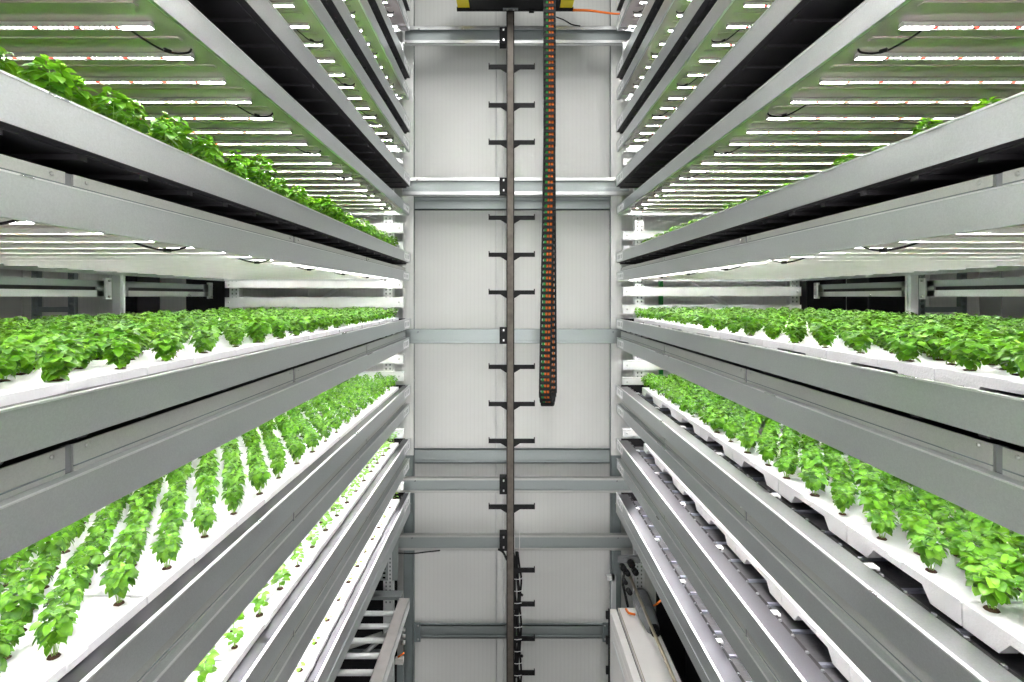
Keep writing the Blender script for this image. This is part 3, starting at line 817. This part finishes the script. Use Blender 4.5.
# ------------------------------------------------------------------ carriage at the top
YC = 4.95
car = thing('lift_carriage', 'black and yellow lift carriage at the top of the mast', 'machine', tuple(P(515, 10, YC))); coff2 = Vector(car.location)
def Cb(mb, n): o = mb.build(n, car); o.location = -coff2; return o
zc = P(0, 11.5, 5.3).z; x0, x1 = px2x(457, 5.3), px2x(573, 5.3)
mb = MB(); mb.box(x0, x1, 5.27, 5.30, zc, zc + .03, M['black']); mb.box(px2x(470, 5.3), px2x(559, 5.3), YC, 5.29, zc + .005, zc + .5, M['black'])
mb.box(px2x(503, 5.3), px2x(518, 5.3), 5.24, 5.275, zc - .004, zc + .004, M['motor'])
Cb(mb, 'carriage_body')
for a, b in ((458, 470), (559.5, 572)):
    mb = MB(); xa_, xb_ = px2x(a, 5.3), px2x(b, 5.3)
    mb.prism([(xa_, zc + .018), (xb_, zc + .018), (xb_ - (.0 if a < 500 else -.0), zc + .5), (xa_, zc + .5)], YC, 5.265, M['yellow']); Cb(mb, 'yellow_guard')
mb = MB()
for px in (507.5, 513.5): mb.tube([(px2x(px, 5.3), 5.255, zc - .004), (px2x(px, 5.3), 5.255, zc - .010)], .011, M['bolt'], 8)
mb.tube([(px2x(529, 5.3), 5.29, zc), (px2x(534, 5.3), 5.29, zc)], .02, M['black'], 8); Cb(mb, 'fittings')
mb = MB(); mb.tube(smooth_path([P(573, 10, 5.28), P(590, 10.6, 5.28), P(612, 13.5, 5.28), P(622, 13.5, 5.25), P(625, 11.5, 5.3)], 6), [.014 - .00035*i for i in range(25)], M['orange'], 7)
tag(mb.build('orange_hose'), 'orange cable running from the lift carriage to the right rack', 'cable')
mb = MB(); mb.tube(smooth_path([P(556, 17, 5.1), P(564, 20, 5.1), P(572, 24.5, 5.15), P(580, 26, 5.2)], 6), .006, M['black'], 6)
tag(mb.build('black_lead'), 'short black cable dangling beside the cable chain near the carriage', 'cable')

# ------------------------------------------------------------------ white lift machine bottom right
YL = 5.2
lm = thing('lift_machine', 'white enclosed lift machine with grey motor under the right rack', 'machine', (1.2, 4.4, 0)); loff = Vector(lm.location)
def Lb(mb, n, parent=lm): o = mb.build(n, parent); o.location = -loff if parent is lm else (0, 0, 0); return o
zt_ = P(0, 609, YL).z; xl = px2x(609.5, YL); xm = px2x(617, YL); xr = px2x(648, YL)
mb = MB(); mb.box(xl + .003, xm - .008, 2.4, YL, 0.0, zt_, M['white_paint']); mb.box(xm + .008, xr, 2.4, YL, 0.0, zt_ + .01, M['white_paint'])
mb.box(xl + .02, xr - .01, 2.41, YL - .01, .2, zt_ - .03, M['black'])
mb.box(xr, xr + .03, 2.4, YL, zt_ - .2, zt_ - .03, M['black']); mb.box(xm + .012, xm + .018, 2.4, YL, zt_ + .008, zt_ + .014, M['brass'])
Lb(mb, 'enclosure')
mb = MB(); mb.box(xl - .012, xl + .003, YL - .01, YL + .01, .2, zt_, M['black'])
for py in (615, 640, 670, 700): z = P(0, py, YL).z; mb.box(xl - .035, xl - .01, YL - .012, YL + .012, z - .035, z + .035, M['black'])
Lb(mb, 'edge_seal')
mb = MB()
for i, (ya, yb) in enumerate(((3.9, 5.1), (2.6, 3.8))):
    mb.box(xl + .001, xl + .004, ya, yb, .9, zt_ - .10, M['white_paint'])
    mb.box(xl - .004, xl + .001, ya + .1, yb - .1, zt_ - .22, zt_ - .19, M['lip'])
Lb(mb, 'side_panel')
zm = P(0, 600, 5.05).z
mb = MB(); cx = px2x(645, 4.95)
mb.tube([(cx, 5.15, zt_ + .17), (cx, 4.85, zt_ + .13), (cx + .01, 4.72, zt_ + .11)], [.07, .075, .06], M['motor'], 14)
mb.tube([(cx + .02, 4.72, zt_ + .11), (cx + .02, 4.66, zt_ + .10)], [.045, .04], M['black'], 12)
for k in range(8): mb.tube([(cx, 5.1 - k*.03, zt_ + .168 - k*.004), (cx, 5.09 - k*.03, zt_ + .167 - k*.004)], .082, M['motor'], 12)
Lb(mb, 'motor')
mb = MB(); a = P(629, 574, 5.25); mb.tube([a, P(652, 628, 4.55), P(676, 684, 3.9)], .014, M['brass'], 8); Lb(mb, 'drive_shaft')
mb = MB()
for (px, py, r) in ((622, 566, .03), (626, 571, .026), (624, 580, .02), (630, 562, .035), (634, 570, .03), (628, 590, .025)): mb.tube([P(px, py, 5.3), P(px + 2, py + 3, 5.2)], r, M['black'], 8)
mb.tube([P(624, 568, 5.3), P(623, 585, 5.25), P(628, 607, 5.2)], .012, M['black'], 6)
mb.box(px2x(618, 5.3), px2x(640, 5.3), 5.28, 5.32, P(0, 562, 5.3).z, P(0, 556, 5.3).z, M['motor'])
Lb(mb, 'gear_linkage')
mb = MB(); mb.tube(smooth_path([P(626, 609, 5.15), P(629, 613, 5.05), P(635, 614.5, 5.0)], 6), .011, M['orange'], 7); Lb(mb, 'orange_lead')
mb = MB(); mb.tube(smooth_path([P(653, 606, 5.1), P(658, 603, 5.05), P(661, 600, 5.05)], 6), .009, M['orange'], 7)
mb.tube(smooth_path([P(661, 600, 5.05), P(665, 596, 5.1), P(667, 590, 5.1)], 5), .006, M['tie'], 6); Lb(mb, 'side_lead')
mb = MB(); mb.box(px2x(606, 5.6), px2x(614, 5.6), 5.55, 5.6, P(0, 578, 5.6).z, P(0, 574, 5.6).z, M['white_steel']); mb.box(px2x(611, 5.6), px2x(615, 5.6), 5.55, 5.6, P(0, 612, 5.6).z, P(0, 574, 5.6).z, M['post'])
tag(mb.build('sensor_bracket'), 'small pale bracket on the right steel post above the white machine', 'bracket')
# black sheets added to stand in for the unlit void under the racks
mb = MB(); mb.box(1.75, 1.80, .5, 5.3, 0, zz(520), M['black']); tag(mb.build('dark_backdrop'), 'black partition under the lowest right shelf beside the lift machine', 'backdrop')
mb = MB(); mb.box(-2.1, -2.05, .5, 5.3, 0, zz(520), M['black']); tag(mb.build('dark_backdrop'), 'black partition under the lowest left shelf beyond the roller conveyor', 'backdrop')
mb = MB(); mb.box(1.5, 2.9, 5.42, 5.44, 0, zz(520), M['black']); tag(mb.build('dark_end_sheet'), 'black sheet darkening the far end under the lowest right shelf', 'panel')
mb = MB(); mb.box(-2.9, -1.14, 5.60, 5.62, 0, zz(520), M['black']); tag(mb.build('dark_end_sheet'), 'black sheet darkening the far end under the lowest left shelf', 'panel')

# ------------------------------------------------------------------ roller conveyor bottom left
cv = thing('roller_conveyor', 'galvanized roller conveyor frame under the lowest left shelf', 'conveyor', (-1.4, 4.4, 0)); voff = Vector(cv.location)
def Vb(mb, n): o = mb.build(n, cv); o.location = -voff; return o
Yc = 5.25; zt2 = P(0, 598, Yc).z; xo = px2x(409.5, Yc); xi = xo - .10
mb = MB(); mb.box(xi, xo, 2.6, Yc, zt2 - .004, zt2, M['roller']); mb.box(xo - .004, xo, 2.6, Yc, zt2 - .10, zt2, M['white_steel']); mb.box(xi, xi + .004, 2.6, Yc, zt2 - .10, zt2, M['steel'])
Vb(mb, 'side_rail')
mb = MB(); mb.box(-1.78, -1.70, 2.6, Yc, zt2 - .1, zt2, M['beam']); Vb(mb, 'side_rail')
y = 5.08
for i in range(9):
    mb = MB(); mb.tube([(xi - .005, y, zt2 - .05), (-1.70, y, zt2 - .05)], .023, M['white_steel'], 14); Vb(mb, 'roller'); y -= .20 + .0*i
mb = MB(); mb.box(px2x(362, Yc), px2x(403, Yc), Yc, Yc + .006, zt2 - .02, zt2 + .07, M['beam'])
mb.box(px2x(362, Yc), px2x(403, Yc), Yc - .1, Yc, zt2 + .066, zt2 + .07, M['steel'])
for px in (373, 389, 397): mb.tube([(px2x(px, Yc), Yc, zt2 + .02), (px2x(px, Yc), Yc - .008, zt2 + .02)], .011, M['bolt'], 8)
Vb(mb, 'end_plate')
mb = MB(); z = zt2 - .28
mb.tube([(px2x(350, 5), 4.75, z + .12), (px2x(385, 5), 4.9, z + .14)], .03, M['steel_low'], 8); mb.tube([(px2x(372, 5), 4.7, z + .1), (px2x(392, 5), 4.9, z + .17)], .02, M['bolt'], 8)
mb.box(px2x(345, 5), px2x(392, 5), 4.8, 4.86, z - .0, z + .04, M['dark_post']); Vb(mb, 'drive_unit')
mb = MB(); c = P(401, 630, 5.2)
for dz in (0, -.06, -.12): mb.tube([(c.x, c.y, c.z + dz), (c.x + .04, c.y, c.z + dz)], .02, M['bolt'], 8)
mb.box(px2x(396, 5.2), px2x(404, 5.2), 5.15, 5.2, P(0, 661, 5.2).z, P(0, 656, 5.2).z, M['roller']); mb.tube([P(398, 657, 5.14), P(404, 653, 5.14)], .008, M['orange'], 6); Vb(mb, 'rail_fitting')
for px in (398,):
    mb = MB(); mb.box(px2x(px, 5.2), px2x(px + 6, 5.2), 5.15, 5.2, 0, P(0, 662, 5.2).z, M['dark_post']); Vb(mb, 'leg')
# perforated uprights above the conveyor
for px0, px1, lab in ((380, 388, 'perforated steel upright standing above the roller conveyor, left of two'), (392, 398, 'plain pale upright standing above the roller conveyor end')):
    mb = MB(); Yq = 5.42; a, b = px2x(px0, Yq), px2x(px1, Yq); mb.box(a, b, Yq, Yq + .01, zt2 + .08, zz(505), M['beam'])
    if px1 < 390:
        z = zt2 + .1
        while z < zz(510): mb.box((a+b)/2 - .015, (a+b)/2 + .015, Yq - .002, Yq, z, z + .02, M['black']); z += .045
    tag(mb.build('upright'), lab, 'upright')

# ------------------------------------------------------------------ added fill lights, out of view, brightening the aisle 
def area(name, loc, sx, sy, energy, rot, label, col=(1, .99, .97)):
    l = bpy.data.lights.new(name, 'AREA'); l.shape = 'RECTANGLE'; l.size = sx; l.size_y = sy; l.energy = energy; l.color = col
    o = bpy.data.objects.new(name, l); COL.objects.link(o); o.location = loc; o.rotation_euler = rot; return o
area('aisle_fill', (.07, 2.0, 8.5), .5, 5.0, 120, (0, 0, 0), '')  # overhead fill added for brightness, no fixture modelled
area('front_fill', (.07, -2.8, 4.2), 1.2, 6.5, 135, (PI/2, 0, 0), '')  # fill added behind the camera to brighten the back wall

# ------------------------------------------------------------------ camera and view
cam = bpy.data.cameras.new('camera'); co = bpy.data.objects.new('camera', cam); COL.objects.link(co); sc.camera = co
co.location = (0, 0, CZ); co.rotation_euler = (PI/2, 0, 0)
cam.sensor_width = 36; cam.sensor_fit = 'HORIZONTAL'; cam.lens = F / 1024 * 36
cam.shift_x = (512 - VX) / 1024; cam.shift_y = -(341 - VY) / 1024
cam.clip_start = .02; cam.clip_end = 60
w = bpy.data.worlds.new('world'); sc.world = w; w.use_nodes = True
w.node_tree.nodes['Background'].inputs['Color'].default_value = (.5, .52, .5, 1); w.node_tree.nodes['Background'].inputs['Strength'].default_value = .05
sc.view_settings.view_transform = 'Standard'; sc.view_settings.look = 'None'; sc.view_settings.gamma = 1; sc.view_settings.use_curve_mapping = False
sc.view_settings.exposure = 0.5
sc.cycles.use_denoising = True
try: sc.cycles.denoiser = 'OPENIMAGEDENOISE'
except Exception: pass
sc.cycles.max_bounces = 8; sc.cycles.diffuse_bounces = 4; sc.cycles.glossy_bounces = 4; sc.cycles.transmission_bounces = 4
sc.cycles.use_light_tree = True; sc.cycles.sample_clamp_indirect = 8
sc.cycles.caustics_reflective = True
